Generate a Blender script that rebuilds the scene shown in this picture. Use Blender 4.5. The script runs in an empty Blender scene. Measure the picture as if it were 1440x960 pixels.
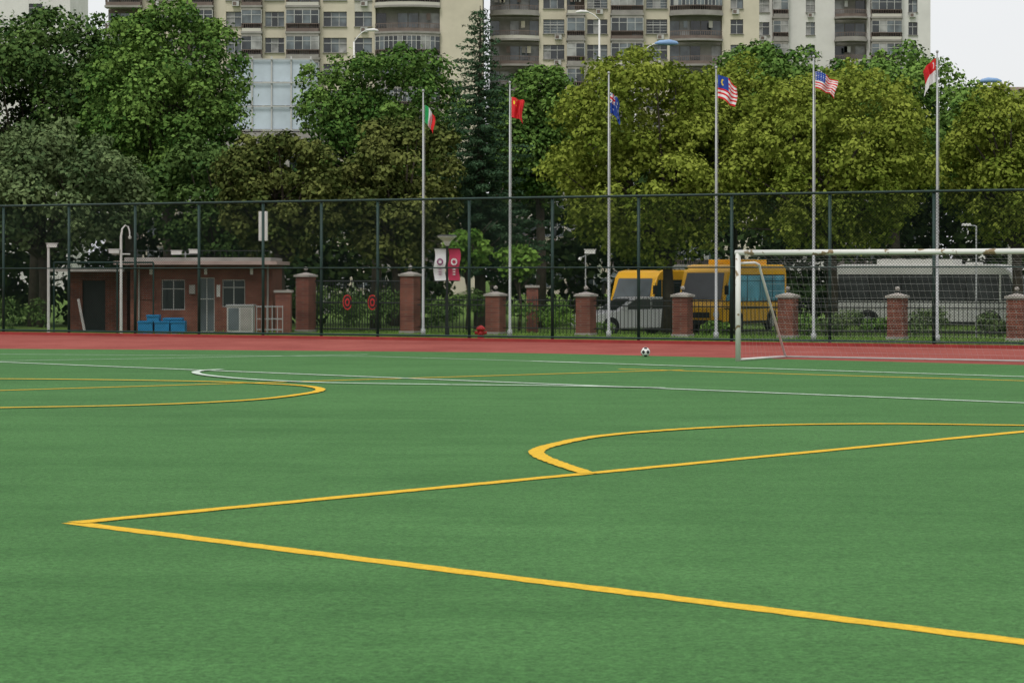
import bpy, math, random
import numpy as np
from mathutils import Vector
R = math.radians
random.seed(7)
scene = bpy.context.scene
COL = scene.collection

# ------------------------------------------------------------------ materials
def new_mat(name):
    m = bpy.data.materials.new(name); m.use_nodes = True
    nt = m.node_tree; b = nt.nodes['Principled BSDF']
    return m, nt, b
def mat(name, c, rough=0.7, var=0.12, scale=3.0, metal=0.0, spec=0.3, bump=0.0):
    m, nt, b = new_mat(name)
    g = nt.nodes.new('ShaderNodeNewGeometry')
    n = nt.nodes.new('ShaderNodeTexNoise'); n.inputs['Scale'].default_value = scale
    n.inputs['Detail'].default_value = 5; n.inputs['Roughness'].default_value = 0.65
    nt.links.new(g.outputs['Position'], n.inputs['Vector'])
    r = nt.nodes.new('ShaderNodeValToRGB')
    r.color_ramp.elements[0].position = 0.3; r.color_ramp.elements[1].position = 0.7
    r.color_ramp.elements[0].color = tuple(x*(1-var) for x in c)+(1,)
    r.color_ramp.elements[1].color = tuple(min(1, x*(1+var)) for x in c)+(1,)
    nt.links.new(n.outputs['Fac'], r.inputs['Fac'])
    nt.links.new(r.outputs['Color'], b.inputs['Base Color'])
    b.inputs['Roughness'].default_value = rough; b.inputs['Metallic'].default_value = metal
    b.inputs['Specular IOR Level'].default_value = spec
    if bump:
        bp = nt.nodes.new('ShaderNodeBump'); bp.inputs['Strength'].default_value = bump
        nt.links.new(n.outputs['Fac'], bp.inputs['Height']); nt.links.new(bp.outputs['Normal'], b.inputs['Normal'])
    return m
def brick_mat(name, c1, c2, mortar):
    m, nt, b = new_mat(name)
    g = nt.nodes.new('ShaderNodeNewGeometry')
    s = nt.nodes.new('ShaderNodeSeparateXYZ'); nt.links.new(g.outputs['Position'], s.inputs[0])
    a = nt.nodes.new('ShaderNodeMath'); a.operation = 'ADD'
    nt.links.new(s.outputs[0], a.inputs[0]); nt.links.new(s.outputs[1], a.inputs[1])
    cb = nt.nodes.new('ShaderNodeCombineXYZ'); nt.links.new(a.outputs[0], cb.inputs[0]); nt.links.new(s.outputs[2], cb.inputs[1])
    bt = nt.nodes.new('ShaderNodeTexBrick'); bt.inputs['Scale'].default_value = 1
    bt.inputs['Brick Width'].default_value = 0.25; bt.inputs['Row Height'].default_value = 0.075
    bt.inputs['Mortar Size'].default_value = 0.008
    bt.inputs['Color1'].default_value = c1+(1,); bt.inputs['Color2'].default_value = c2+(1,); bt.inputs['Mortar'].default_value = mortar+(1,)
    nt.links.new(cb.outputs[0], bt.inputs['Vector'])
    n = nt.nodes.new('ShaderNodeTexNoise'); n.inputs['Scale'].default_value = 2.2; n.inputs['Detail'].default_value = 6
    nt.links.new(g.outputs['Position'], n.inputs['Vector'])
    r = nt.nodes.new('ShaderNodeMapRange'); r.inputs['To Min'].default_value = 0.35; r.inputs['To Max'].default_value = 1.5
    nt.links.new(n.outputs['Fac'], r.inputs['Value'])
    mx = nt.nodes.new('ShaderNodeVectorMath'); mx.operation = 'SCALE'
    nt.links.new(bt.outputs['Color'], mx.inputs[0]); nt.links.new(r.outputs[0], mx.inputs['Scale'])
    nt.links.new(mx.outputs[0], b.inputs['Base Color']); b.inputs['Roughness'].default_value = 0.85
    b.inputs['Specular IOR Level'].default_value = 0.15
    return m
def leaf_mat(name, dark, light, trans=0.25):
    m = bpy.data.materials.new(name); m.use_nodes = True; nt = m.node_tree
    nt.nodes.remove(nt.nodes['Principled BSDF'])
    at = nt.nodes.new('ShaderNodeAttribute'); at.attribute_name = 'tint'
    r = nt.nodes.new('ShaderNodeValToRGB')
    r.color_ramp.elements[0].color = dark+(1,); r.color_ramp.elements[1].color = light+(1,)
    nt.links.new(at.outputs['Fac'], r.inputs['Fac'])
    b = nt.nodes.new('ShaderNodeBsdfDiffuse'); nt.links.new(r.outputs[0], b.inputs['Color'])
    out = nt.nodes['Material Output'].inputs['Surface']
    if trans:
        tr = nt.nodes.new('ShaderNodeBsdfTranslucent'); nt.links.new(r.outputs[0], tr.inputs['Color'])
        ms = nt.nodes.new('ShaderNodeMixShader'); ms.inputs[0].default_value = trans
        nt.links.new(b.outputs[0], ms.inputs[1]); nt.links.new(tr.outputs[0], ms.inputs[2])
        nt.links.new(ms.outputs[0], out)
    else: nt.links.new(b.outputs[0], out)
    return m
def glass_mat(name, c, rough=0.12):
    m, nt, b = new_mat(name)
    g = nt.nodes.new('ShaderNodeNewGeometry')
    n = nt.nodes.new('ShaderNodeTexNoise'); n.inputs['Scale'].default_value = 0.8
    nt.links.new(g.outputs['Position'], n.inputs['Vector'])
    r = nt.nodes.new('ShaderNodeValToRGB')
    r.color_ramp.elements[0].position = .35; r.color_ramp.elements[1].position = .65
    r.color_ramp.elements[0].color = tuple(x*.6 for x in c)+(1,); r.color_ramp.elements[1].color = tuple(min(1,x*1.4) for x in c)+(1,)
    nt.links.new(n.outputs['Fac'], r.inputs['Fac']); nt.links.new(r.outputs[0], b.inputs['Base Color'])
    b.inputs['Roughness'].default_value = rough; b.inputs['Specular IOR Level'].default_value = 0.6
    return m

def ground_mat(name, c_lo, c_hi, streak=None, big=0.05, fine=60, rough=0.9, bump=0.3, sheen=0, grain=(.75,1.25)):
    m, nt, b = new_mat(name)
    L = nt.links
    g = nt.nodes.new('ShaderNodeNewGeometry')
    def noise(scale, detail, vec, rgh=.65):
        n = nt.nodes.new('ShaderNodeTexNoise'); n.inputs['Scale'].default_value = scale; n.inputs['Detail'].default_value = detail
        n.inputs['Roughness'].default_value = rgh
        L.new(vec, n.inputs['Vector']); return n.outputs['Fac']
    def math_(op, a, bb):
        n = nt.nodes.new('ShaderNodeMath'); n.operation = op
        for i, v in enumerate((a, bb)):
            if isinstance(v, (int, float)): n.inputs[i].default_value = v
            else: L.new(v, n.inputs[i])
        return n.outputs[0]
    P = g.outputs['Position']
    f = noise(fine, 2, P); md = noise(.9, 6, P, .7); h = noise(big, 4, P)
    s = math_('ADD', math_('MULTIPLY', md, .45), math_('MULTIPLY', h, .55))
    if streak:
        def strk(sx, sy):
            mp = nt.nodes.new('ShaderNodeMapping'); mp.vector_type = 'TEXTURE'
            mp.inputs['Rotation'].default_value = (0, 0, streak[0]); mp.inputs['Scale'].default_value = (sx, sy, 1)
            L.new(P, mp.inputs['Vector'])
            return noise(1.0, 6, mp.outputs[0], .7)
        st = math_('ADD', math_('MULTIPLY', strk(2.2,.55), .5), math_('MULTIPLY', strk(9,1.6), .5))
        s = math_('ADD', math_('MULTIPLY', s, 1-streak[1]), math_('MULTIPLY', st, streak[1]))
    r = nt.nodes.new('ShaderNodeValToRGB')
    r.color_ramp.elements[0].position = 0.38; r.color_ramp.elements[1].position = 0.62
    r.color_ramp.elements[0].color = c_lo+(1,); r.color_ramp.elements[1].color = c_hi+(1,)
    L.new(s, r.inputs['Fac'])
    gr = math_('ADD', math_('MULTIPLY', f, .5), math_('MULTIPLY', noise(fine*.3, 4, P, .75), .5))
    mr = nt.nodes.new('ShaderNodeMapRange'); mr.inputs['From Min'].default_value=.38; mr.inputs['From Max'].default_value=.62
    mr.inputs['To Min'].default_value=grain[0]; mr.inputs['To Max'].default_value=grain[1]; L.new(gr, mr.inputs['Value'])
    sc = nt.nodes.new('ShaderNodeVectorMath'); sc.operation='SCALE'; L.new(r.outputs[0], sc.inputs[0]); L.new(mr.outputs[0], sc.inputs['Scale'])
    L.new(sc.outputs[0], b.inputs['Base Color'])
    b.inputs['Roughness'].default_value = rough; b.inputs['Specular IOR Level'].default_value = 0.05
    if sheen:
        b.inputs['Sheen Weight'].default_value = sheen; b.inputs['Sheen Roughness'].default_value=.5
        b.inputs['Sheen Tint'].default_value=(.65,1,.62,1)
    bp = nt.nodes.new('ShaderNodeBump'); bp.inputs['Strength'].default_value = bump; bp.inputs['Distance'].default_value = .02
    L.new(f, bp.inputs['Height']); L.new(bp.outputs['Normal'], b.inputs['Normal'])
    return m

M = dict(
 turf=ground_mat('artificial_turf', (.036,.112,.028), (.068,.178,.052), streak=(R(-6), .50), big=.10, fine=55, sheen=.07, grain=(.58,1.42)),
 grass=ground_mat('grass_soil', (.06,.10,.025), (.15,.24,.055), fine=12, rough=1),
 track=ground_mat('rubber_track', (.24,.060,.050), (.33,.095,.078), big=.3, fine=30, grain=(.85,1.15)),
 asphalt=ground_mat('asphalt', (.045,.045,.045), (.075,.073,.07), big=.3, fine=30),
 yline=mat('yellow_turf_line', (.68,.42,.035), .9, .2, 22, spec=.1),
 wline=mat('white_turf_line', (.52,.60,.52), .9, .3, 8, spec=.1),
 kerb=mat('red_kerb_paint', (.25,.035,.03), .8, .2, 2),
 fence=mat('green_fence_paint', (.012,.035,.028), .5, .3, 4),
 wire=mat('green_fence_wire', (.012,.028,.023), .6, .2, 4, spec=.1),
 brick=brick_mat('red_brick', (.24,.075,.05), (.15,.045,.032), (.19,.15,.13)),
 brick2=brick_mat('orange_brick', (.23,.085,.06), (.17,.058,.042), (.17,.12,.09)),  # gatehouse brick, tree shade darkened into its colour
 conc=mat('concrete', (.30,.285,.26), .85, .25, 1.5),
 cap=mat('stone_cap', (.34,.31,.28), .85, .25, 3),
 roofpink=mat('roof_fascia', (.36,.27,.24), .85, .2, 2),
 white=mat('white_paint', (.68,.67,.64), .45, .08, 3),
 steel=mat('brushed_steel', (.38,.39,.39), .45, .1, 4, metal=.3),
 iron=mat('black_iron', (.018,.02,.02), .5, .2, 4),
 yellow=mat('bus_yellow', (.88,.46,.012), .32, .06, 1.5, spec=.5),
 grey=mat('coach_grey', (.62,.62,.59), .4, .1, 1.2, spec=.5),
 greylt=mat('coach_roof', (.70,.69,.65), .5, .1, 1.2),
 carw=mat('car_white', (.76,.76,.76), .25, .04, 1, spec=.6),
 blk=mat('black_rubber', (.02,.02,.02), .8, .2, 5),
 gdark=glass_mat('dark_glass', (.022,.028,.032)),
 gblue=glass_mat('blue_tint_glass', (.13,.46,.62), .45),
 gcoach=glass_mat('coach_glass', (.035,.038,.04), .25),
 gmid=glass_mat('grey_glass', (.10,.12,.13)),
 glight=glass_mat('curtained_glass', (.26,.26,.25), .3),
 lamp=mat('headlight_lens', (.7,.7,.66), .15, .05, 3),
 redp=mat('red_paint', (.48,.025,.025), .5, .1, 3),
 blue=mat('blue_plastic', (.02,.20,.42), .5, .12, 3),
 cream=mat('cream_render', (.55,.50,.395), .9, .10, .35),
 cream2=mat('pale_render', (.50,.48,.42), .9, .07, .35),
 whiter=mat('white_render', (.62,.61,.58), .9, .08, .35),
 brown=mat('brown_panel', (.15,.115,.10), .8, .2, 1),
 slab=mat('balcony_slab', (.26,.245,.225), .85, .2, .8),
 frame=mat('window_frame', (.44,.44,.42), .5, .1, 2),
 bark=mat('bark', (.055,.045,.033), .95, .4, 6, bump=.5),
 panel=mat('pale_panel', (.46,.53,.58), .4, .12, .8),
 fr=mat('flag_red', (.62,.025,.03), .8, .12, 5), fw=mat('flag_white', (.72,.72,.72), .8, .1, 5),
 fb=mat('flag_blue', (.02,.06,.30), .8, .15, 5), fg=mat('flag_green', (.02,.30,.09), .8, .15, 5),
 fy=mat('flag_yellow', (.8,.6,.04), .8, .1, 5),
 pink=mat('banner_crimson', (.45,.04,.09), .8, .1, 5),
 purple=mat('banner_emblem', (.25,.05,.16), .8, .1, 5),
 lampblue=mat('lamp_shell', (.22,.36,.58), .4, .1, 2),
 net=mat('net_rope', (.42,.42,.40), .9, .1, 3),
)
def chipped():
    m, nt, b = new_mat('chipped_white_paint'); g = nt.nodes.new('ShaderNodeNewGeometry')
    n = nt.nodes.new('ShaderNodeTexNoise'); n.inputs['Scale'].default_value = 4.5; n.inputs['Detail'].default_value = 6
    nt.links.new(g.outputs['Position'], n.inputs['Vector'])
    r = nt.nodes.new('ShaderNodeValToRGB')
    r.color_ramp.elements[0].position = .59; r.color_ramp.elements[0].color = (.68,.67,.63,1)
    r.color_ramp.elements[1].position = .62; r.color_ramp.elements[1].color = (.24,.17,.09,1)
    nt.links.new(n.outputs['Fac'], r.inputs['Fac']); nt.links.new(r.outputs[0], b.inputs['Base Color'])
    b.inputs['Roughness'].default_value = .5
    return m
M['goal'] = chipped()

# ------------------------------------------------------------------ mesh builder
class MB:
    def __init__(s): s.v=[]; s.f=[]; s.m=[]; s.mats=[]
    def mi(s, m):
        m = M[m] if isinstance(m, str) else m
        if m not in s.mats: s.mats.append(m)
        return s.mats.index(m)
    def poly(s, pts, m):
        b=len(s.v); s.v += [tuple(p) for p in pts]; s.f.append(tuple(range(b,b+len(pts)))); s.m.append(s.mi(m))
    def box(s, x0,x1,y0,y1,z0,z1, m):
        b=len(s.v); i=s.mi(m)
        s.v += [(x0,y0,z0),(x1,y0,z0),(x1,y1,z0),(x0,y1,z0),(x0,y0,z1),(x1,y0,z1),(x1,y1,z1),(x0,y1,z1)]
        for q in ((0,3,2,1),(4,5,6,7),(0,1,5,4),(1,2,6,5),(2,3,7,6),(3,0,4,7)):
            s.f.append(tuple(b+k for k in q)); s.m.append(i)
    def tube(s, pts, r, m, n=8, cap=True):
        pts=[Vector(p) for p in pts]; i=s.mi(m)
        if not hasattr(r,'__len__'): r=[r]*len(pts)
        b=len(s.v); ref=None
        for k,p in enumerate(pts):
            t=(pts[min(k+1,len(pts)-1)]-pts[max(k-1,0)])
            if t.length<1e-9: t=Vector((0,0,1))
            t.normalize()
            if ref is None: ref = Vector((1,0,0)) if abs(t.x)<.8 else Vector((0,1,0))
            u=t.cross(ref).normalized(); w=t.cross(u).normalized()
            for j in range(n):
                a=2*math.pi*j/n
                s.v.append(tuple(p+(u*math.cos(a)+w*math.sin(a))*r[k]))
        for k in range(len(pts)-1):
            for j in range(n):
                a=b+k*n+j; c=b+k*n+(j+1)%n
                s.f.append((a,c,c+n,a+n)); s.m.append(i)
        if cap:
            s.f.append(tuple(b+j for j in range(n))[::-1]); s.m.append(i)
            e=b+(len(pts)-1)*n; s.f.append(tuple(e+j for j in range(n))); s.m.append(i)
    def prism(s, outline, z0, z1, m):
        n=len(outline); b=len(s.v); i=s.mi(m)
        s.v += [(x,y,z0) for x,y in outline]+[(x,y,z1) for x,y in outline]
        s.f.append(tuple(range(b,b+n))[::-1]); s.m.append(i); s.f.append(tuple(range(b+n,b+2*n))); s.m.append(i)
        for k in range(n):
            s.f.append((b+k,b+(k+1)%n,b+n+(k+1)%n,b+n+k)); s.m.append(i)
    def profile(s, prof, y0, y1, m):
        n=len(prof); b=len(s.v); i=s.mi(m)
        s.v += [(x,y0,z) for x,z in prof]+[(x,y1,z) for x,z in prof]
        s.f.append(tuple(range(b,b+n))); s.m.append(i); s.f.append(tuple(range(b+n,b+2*n))[::-1]); s.m.append(i)
        for k in range(n):
            s.f.append((b+k,b+n+k,b+n+(k+1)%n,b+(k+1)%n)); s.m.append(i)
    def obj(s, name, parent=None, smooth=False, bevel=0):
        me=bpy.data.meshes.new(name); me.from_pydata(s.v,[],s.f)
        for m in s.mats: me.materials.append(m)
        me.polygons.foreach_set('material_index', s.m)
        if smooth: me.polygons.foreach_set('use_smooth',[True]*len(s.f))
        me.validate(); me.update()
        o=bpy.data.objects.new(name,me); COL.objects.link(o)
        if parent: o.parent=parent
        if bevel:
            md=o.modifiers.new('bevel','BEVEL'); md.width=bevel; md.segments=3; md.limit_method='ANGLE'; md.angle_limit=R(25)
        return o
def empty(name, loc=(0,0,0), yaw=0):
    e=bpy.data.objects.new(name,None); COL.objects.link(e); e.location=loc; e.rotation_euler=(0,0,yaw); e.empty_display_size=.3
    return e

D=Vector((.9038,-.4280,0)); N=Vector((.4280,.9038,0))
def site(a,q,z=0): return tuple(D*a+N*q+Vector((0,0,z)))
def fence_y(x, c=66.49): return c-.4735*x

# ------------------------------------------------------------------ ground
g=MB()
qs=[-400,69.5,75,1500]; zs=[0,0,-.35,-.35]
for k in range(3):
    g.poly([site(-1200,qs[k],zs[k]),site(1200,qs[k],zs[k]),site(1200,qs[k+1],zs[k+1]),site(-1200,qs[k+1],zs[k+1])],'grass')
g.obj('ground')
rd=MB(); rd.poly([site(-14,77,-.346),site(90,77,-.346),site(90,97,-.346),site(-14,97,-.346)],'asphalt')
rd.obj('road')
kb=MB()
b0=[site(-14,76.8,-.35),site(90,76.8,-.35),site(90,77,-.35),site(-14,77,-.35)]
kb.prism([p[:2] for p in b0],-.35,-.22,'conc'); kb.obj('road_kerb')
def smooth_pts(P, sub=8):
    out=[]
    P=[Vector((p[0],p[1],0)) for p in P]
    for i in range(len(P)-1):
        a=P[max(i-1,0)];b=P[i];c=P[i+1];d=P[min(i+2,len(P)-1)]
        for k in range(sub):
            t=k/sub
            out.append(.5*((2*b)+(c-a)*t+(2*a-5*b+4*c-d)*t*t+(3*b-a-3*c+d)*t**3))
    out.append(P[-1]); return out
edge=smooth_pts([(-50,70),(-30,64.5),(-20,61.5),(-13.4,59.7),(-6,58.3),(0,56.6),(5.24,53.1),(10.97,49.0),(20,42),(40,26)])
tr=MB(); tf=MB()
for a,b in zip(edge[:-1],edge[1:]):
    tr.poly([(a.x,a.y-.6,.004),(b.x,b.y-.6,.004),(b.x,fence_y(b.x,66.3),.004),(a.x,fence_y(a.x,66.3),.004)],'track')
    tf.poly([(a.x,-40,.008),(b.x,-40,.008),(b.x,b.y,.008),(a.x,a.y,.008)],'turf')
tr.obj('running_track'); tf.obj('football_pitch')
kb=MB()
pp=[site(-60,59.72),site(60,59.72),site(60,59.94),site(-60,59.94)]
kb.prism([p[:2] for p in pp],0,.09,'kerb'); kb.obj('track_kerb')

def line(pts, w, m, level, curve=False):
    P = smooth_pts(pts,14) if curve else None
    if not curve:
        P=[]
        for a,b in zip(pts[:-1],pts[1:]):
            a=Vector((*a,0));b=Vector((*b,0)); n=max(2,int((b-a).length/.12))
            P += [a.lerp(b,k/n) for k in range(n)]
        P.append(Vector((*pts[-1],0)))
    z=.012+.004*level; mb=MB(); L=[];Rr=[]
    for k,p in enumerate(P):
        t=(P[min(k+1,len(P)-1)]-P[max(k-1,0)]).normalized(); nn=Vector((-t.y,t.x,0))
        L.append(p+nn*(w/2+random.uniform(-.010,.010))); Rr.append(p-nn*(w/2+random.uniform(-.010,.010)))
    for k in range(len(P)-1):
        mb.poly([(Rr[k].x,Rr[k].y,z),(Rr[k+1].x,Rr[k+1].y,z),(L[k+1].x,L[k+1].y,z),(L[k].x,L[k].y,z)],m)
    return mb
marks=empty('pitch_markings')
def addline(nm,*a,**k):
    line(*a,**k).obj(nm,marks)
addline('near_box_line',[(-3.46,17.84),(2.706,12.04),(6.5,8.47)],.175,'yline',0)
addline('side_box_line',[(-3.417,17.8),(6.323,28.14),(12,34.17)],.17,'yline',1)
addline('goal_area_arc',[(.747,22.16),(.507,23.2),(.30,24.3),(.285,25.1),(.485,25.95),(.933,27.1),(1.578,28.0),(2.53,28.85),(3.49,29.35),(4.88,29.55),(6.3,29.3),(7.3,29.1)],.175,'yline',2,curve=True)
addline('far_circle',[(-11,32.2),(-9,32.6),(-7.43,33.06),(-5.48,33.77),(-4.05,35.1),(-3.35,36.97),(-3.22,38.3),(-3.57,39.5),(-4.28,40.3),(-5.39,41.1),(-7.4,41.8),(-9.48,42.2),(-12.1,42.2)],.17,'yline',3,curve=True)
addline('far_yellow_line',[(-11.5,36.1),(3.47,46.3)],.13,'yline',1)
addline('far_yellow_line_b',[(2.2,46.9),(9.36,41.65),(14,38.2)],.13,'yline',0)
addline('white_touch_line',[(-13.7,52.4),(11,31.6)],.15,'wline',2)
addline('white_arc',[(-5.9,46.4),(-6.2,45.9),(-6.25,45.0),(-5.86,43.7),(-4.86,42.07),(-3.43,40.75),(-1.3,40.0),(.9,39.5),(2.6,38.75)],.16,'wline',4,curve=True)
addline('white_goal_line',[(.476,50.8),(9.68,43.1),(14,39.4)],.15,'wline',3)
addline('white_far_line',[(-12.65,55.6),(-3.2,54.0),(1.5,50.4)],.08,'wline',0)
addline('white_far_line_b',[(-14,50.0),(-8.85,52.4),(-3.5,55.3)],.08,'wline',1)

# ------------------------------------------------------------------ pitch fence (chain link)
fe=empty('chain_link_fence')
xs=[-27,-24.3,-21.6,-19.1,-16.59,-14.24,-11.93,-9.77,-7.66,-5.79,-4.03,-1.26,1.17,3.60,6.13,8.70,11.32,13.95,16.6,19.2,21.9,24.6]
H=4.18
mb=MB()
for x in xs:
    y=fence_y(x); mb.tube([(x,y,0),(x,y,H+.03)],.046,'fence',8)
a0=(xs[0],fence_y(xs[0]));a1=(xs[-1],fence_y(xs[-1]))
for z,r in ((H,.036),(2.15,.020),(.14,.03)):
    mb.tube([(a0[0],a0[1]-.05,z),(a1[0],a1[1]-.05,z)],r,'fence',6)
mb.obj('posts_and_rails',fe,smooth=True)
wm=MB()
Lf=(Vector(a1)-Vector(a0)).length
def fp(s,z,off): 
    t=s/Lf; return (a0[0]+(a1[0]-a0[0])*t+N.x*off, a0[1]+(a1[1]-a0[1])*t+N.y*off, z)
zb=.14; hh=H-zb; pitch=.085
k=-hh
while k<Lf:
    for sgn,off in ((1,.0),(-1,.011)):
        s0,s1=k,k+hh; z0,z1=(zb,H) if sgn>0 else (H,zb)
        if s0<0: z0=z0+(z1-z0)*(-s0)/hh; s0=0
        if s1>Lf: z1=z0+(z1-z0)*((Lf-s0)/(s1-s0)); s1=Lf
        ns=10
        wm.tube([fp(s0+(s1-s0)*i/ns,z0+(z1-z0)*i/ns,off) for i in range(ns+1)],.0042,'wire',3,cap=False)
    k+=pitch
wm.obj('wire_mesh',fe)

# ------------------------------------------------------------------ brick pillars with iron railing
PILX=[(-6.997,1.97),(-3.374,2.0),(-.533,1.35),(2.366,1.35),(5.353,1.35),(8.476,1.35),(11.59,1.35),(14.84,1.35),(18.0,1.35),(21.1,1.35)]
yaw=math.atan2(D.y,D.x)
for x,h in PILX:
    p=empty('brick_pillar',(x,fence_y(x,74),0),yaw)
    q=MB(); w=.25
    q.box(-w,w,-w,w,0,h-.1,'brick'); q.box(-w-.03,w+.03,-w-.03,w+.03,0,.09,'conc'); q.obj('shaft',p)
    q=MB(); q.box(-w-.05,w+.05,-w-.05,w+.05,h-.1,h-.03,'cap')
    q.poly([(-w-.02,-w-.02,h-.03),(w+.02,-w-.02,h-.03),(0,0,h+.06)],'cap');q.poly([(w+.02,-w-.02,h-.03),(w+.02,w+.02,h-.03),(0,0,h+.06)],'cap')
    q.poly([(w+.02,w+.02,h-.03),(-w-.02,w+.02,h-.03),(0,0,h+.06)],'cap');q.poly([(-w-.02,w+.02,h-.03),(-w-.02,-w-.02,h-.03),(0,0,h+.06)],'cap')
    q.obj('cap',p)
    q=MB(); q.tube([(0,0,h+.05),(0,0,h+.12)],.03,'iron',8); q.tube([(0,0,h+.12),(0,0,h+.17),(0,0,h+.22),(0,0,h+.24)],[.05,.075,.06,.02],'cap',10); q.obj('finial_lamp',p,smooth=True)
q=MB()
for (xa,ha),(xb,hb) in zip(PILX[:-1],PILX[1:]):
    if ha>1.6 and hb>1.6: continue
    A=Vector((xa,fence_y(xa,74),0));B=Vector((xb,fence_y(xb,74),0)); d=(B-A).normalized(); A+=d*.27; B-=d*.27
    for z in (.22,.95,1.12): q.tube([A+Vector((0,0,z)),B+Vector((0,0,z))],.018,'iron',4)
    n=int((B-A).length/.13)
    for k in range(1,n):
        P=A.lerp(B,k/n); q.tube([(P.x,P.y,.05),(P.x,P.y,1.2),(P.x,P.y,1.27)],[.011,.011,.002],'iron',4)
q.obj('iron_railing')
q=MB(); xa,xb=-6.7,-3.65
A=Vector((xa,fence_y(xa,74.2),0));B=Vector((xb,fence_y(xb,74.2),0))
for z in (.12,1.0,1.72): q.tube([A+Vector((0,0,z)),B+Vector((0,0,z))],.025,'iron',4)
for k in range(34):
    P=A.lerp(B,k/33); q.tube([(P.x,P.y,.05),(P.x,P.y,1.78)],.013,'iron',4)
gt=empty('entrance_gate'); q.obj('bars',gt)
q=MB()
for px in (-5.55,-4.68):
    for rr,mm,dy in ((.26,'redp',-.05),(.21,'iron',-.056),(.14,'redp',-.062),(.07,'iron',-.068)):
        c=Vector((px,fence_y(px,74.2)+dy,1.02)); q.poly([(c.x+rr*.6*math.cos(a),c.y,c.z+rr*math.sin(a)) for a in [2*math.pi*k/20 for k in range(20)]],mm)
q.obj('emblems',gt)

# ------------------------------------------------------------------ flagpoles + flags
def flag_mesh(pattern,w,h,droop,side,fold=.1,ns=44,nt_=36,ph=0):
    mb=MB()
    def pos(s,t):
        x=side*(w*(s**.85)*(1-.10*t)+.03*math.sin(t*5+ph)*s)
        z=-t*h-droop*(s**1.4)+.05*math.sin(s*7+t*2+ph)*s
        y=fold*math.sin(s*11+ph+t*1.5)*min(1,s*3)+.05*math.sin(s*23+ph)*s
        return (x,y,z)
    for j in range(nt_+1):
        for i in range(ns+1): mb.v.append(pos(i/ns,j/nt_))
    for j in range(nt_):
        for i in range(ns):
            a=j*(ns+1)+i; mb.f.append((a,a+1,a+ns+2,a+ns+1)); mb.m.append(mb.mi(pattern((i+.5)/ns,(j+.5)/nt_)))
    return mb
def p_mex(s,t): return 'fg' if s<.33 else ('fw' if s<.66 else 'fr') 
def p_chn(s,t): return 'fy' if (s-.18)**2*2.2+(t-.25)**2<.009 or (abs(s-.36)<.025 and t<.5 and int(t*16)%4==1) else 'fr'
def p_aus(s,t):
    if s<.5 and t<.5:
        u,v=s*2-.5,t*2-.5
        if abs(u)<.08 or abs(v)<.1: return 'fr'
        if abs(u)<.16 or abs(v)<.2 or abs(abs(u)-abs(v))<.08: return 'fw'
        return 'fb'
    for cx,cy in ((.25,.75),(.75,.2),(.75,.8),(.65,.45),(.87,.4)):
        if (s-cx)**2*3+(t-cy)**2<.004: return 'fw'
    return 'fb'
def p_mas(s,t):
    if s<.5 and t<.56:
        return 'fy' if (s-.22)**2*3+(t-.28)**2<.02 and not ((s-.27)**2*3+(t-.28)**2<.011) else 'fb'
    return 'fr' if int(t*11)%2==0 else 'fw'
def p_usa(s,t):
    if s<.42 and t<.54:
        return 'fw' if (int(s*34)%3==1 and int(t*30)%3==1) else 'fb'
    return 'fr' if int(t*13)%2==0 else 'fw'
def p_sgp(s,t):
    if t<.5: return 'fw' if ((s-.2)**2*2+(t-.24)**2<.018 and not ((s-.25)**2*2+(t-.24)**2<.013)) else 'fr'
    return 'fw'
FL=[(-2.78,71.3,7.65,p_mex,.32,.55,.38,1,7.25),(-.066,70,7.8,p_chn,.38,.62,.16,1,7.40),(2.913,68.6,7.97,p_aus,.30,.62,.35,1,7.43),
    (6.015,67.15,8.0,p_mas,.58,.68,.32,1,7.83),(8.718,65.87,8.2,p_usa,.63,.48,.32,1,7.82),(12.0,64.3,8.19,p_sgp,.32,.66,.36,-1,8.04)]
for k,(x,y,h,pat,w,fh,dr,sd,zt) in enumerate(FL):
    e=empty('flagpole',(x,y,0))
    q=MB(); q.tube([(0,0,0),(0,0,.25),(0,0,.26),(0,0,h*.5),(0,0,h)],[.08,.08,.045,.036,.022],'steel',10)
    q.tube([(0,0,h),(0,0,h+.03),(0,0,h+.07),(0,0,h+.09)],[.02,.04,.04,.01],'steel',10)
    q.tube([(.05,0,1.2),(.05,0,zt)],.003,'white',4); q.obj('pole',e,smooth=True)
    f=flag_mesh(pat,w,fh,dr,sd,fold=.09,ph=k*1.7).obj('flag',e,smooth=True); f.location=(sd*.045,0,zt)

# ------------------------------------------------------------------ football goal
ge=empty('football_goal')
A=Vector((5.08,51.2,0)); gd=Vector((.875,-.485,0)); B=A+gd*7.32
backoff=Vector((1.30,1.95,0)); topoff=Vector((.60,.9,0))
q=MB()
for P in (A,B): q.tube([P,P+Vector((0,0,2.44))],.06,'goal',12)
q.tube([A+Vector((0,0,2.44))-gd*.06,B+Vector((0,0,2.44))+gd*.06],.06,'goal',12); q.obj('posts_and_crossbar',ge,smooth=True)
q=MB()
for P in (A,B):
    q.tube([P+Vector((0,0,2.2)),P+topoff*.75+Vector((0,0,2.22)),P+topoff*.95+Vector((0,0,2.17)),P+topoff+Vector((0,0,2.05)),P+backoff+Vector((0,0,.04))],.028,'white',8)
    q.tube([P+Vector((0,0,.04)),P+backoff+Vector((0,0,.04))],.028,'white',8)
q.tube([A+backoff+Vector((0,0,.04)),B+backoff+Vector((0,0,.04))],.02,'net',8)
q.obj('back_frame',ge,smooth=True)
q=MB()
def bil(p00,p10,p01,p11,u,v): return (p00*(1-u)+p10*u)*(1-v)+(p01*(1-u)+p11*u)*v
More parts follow.
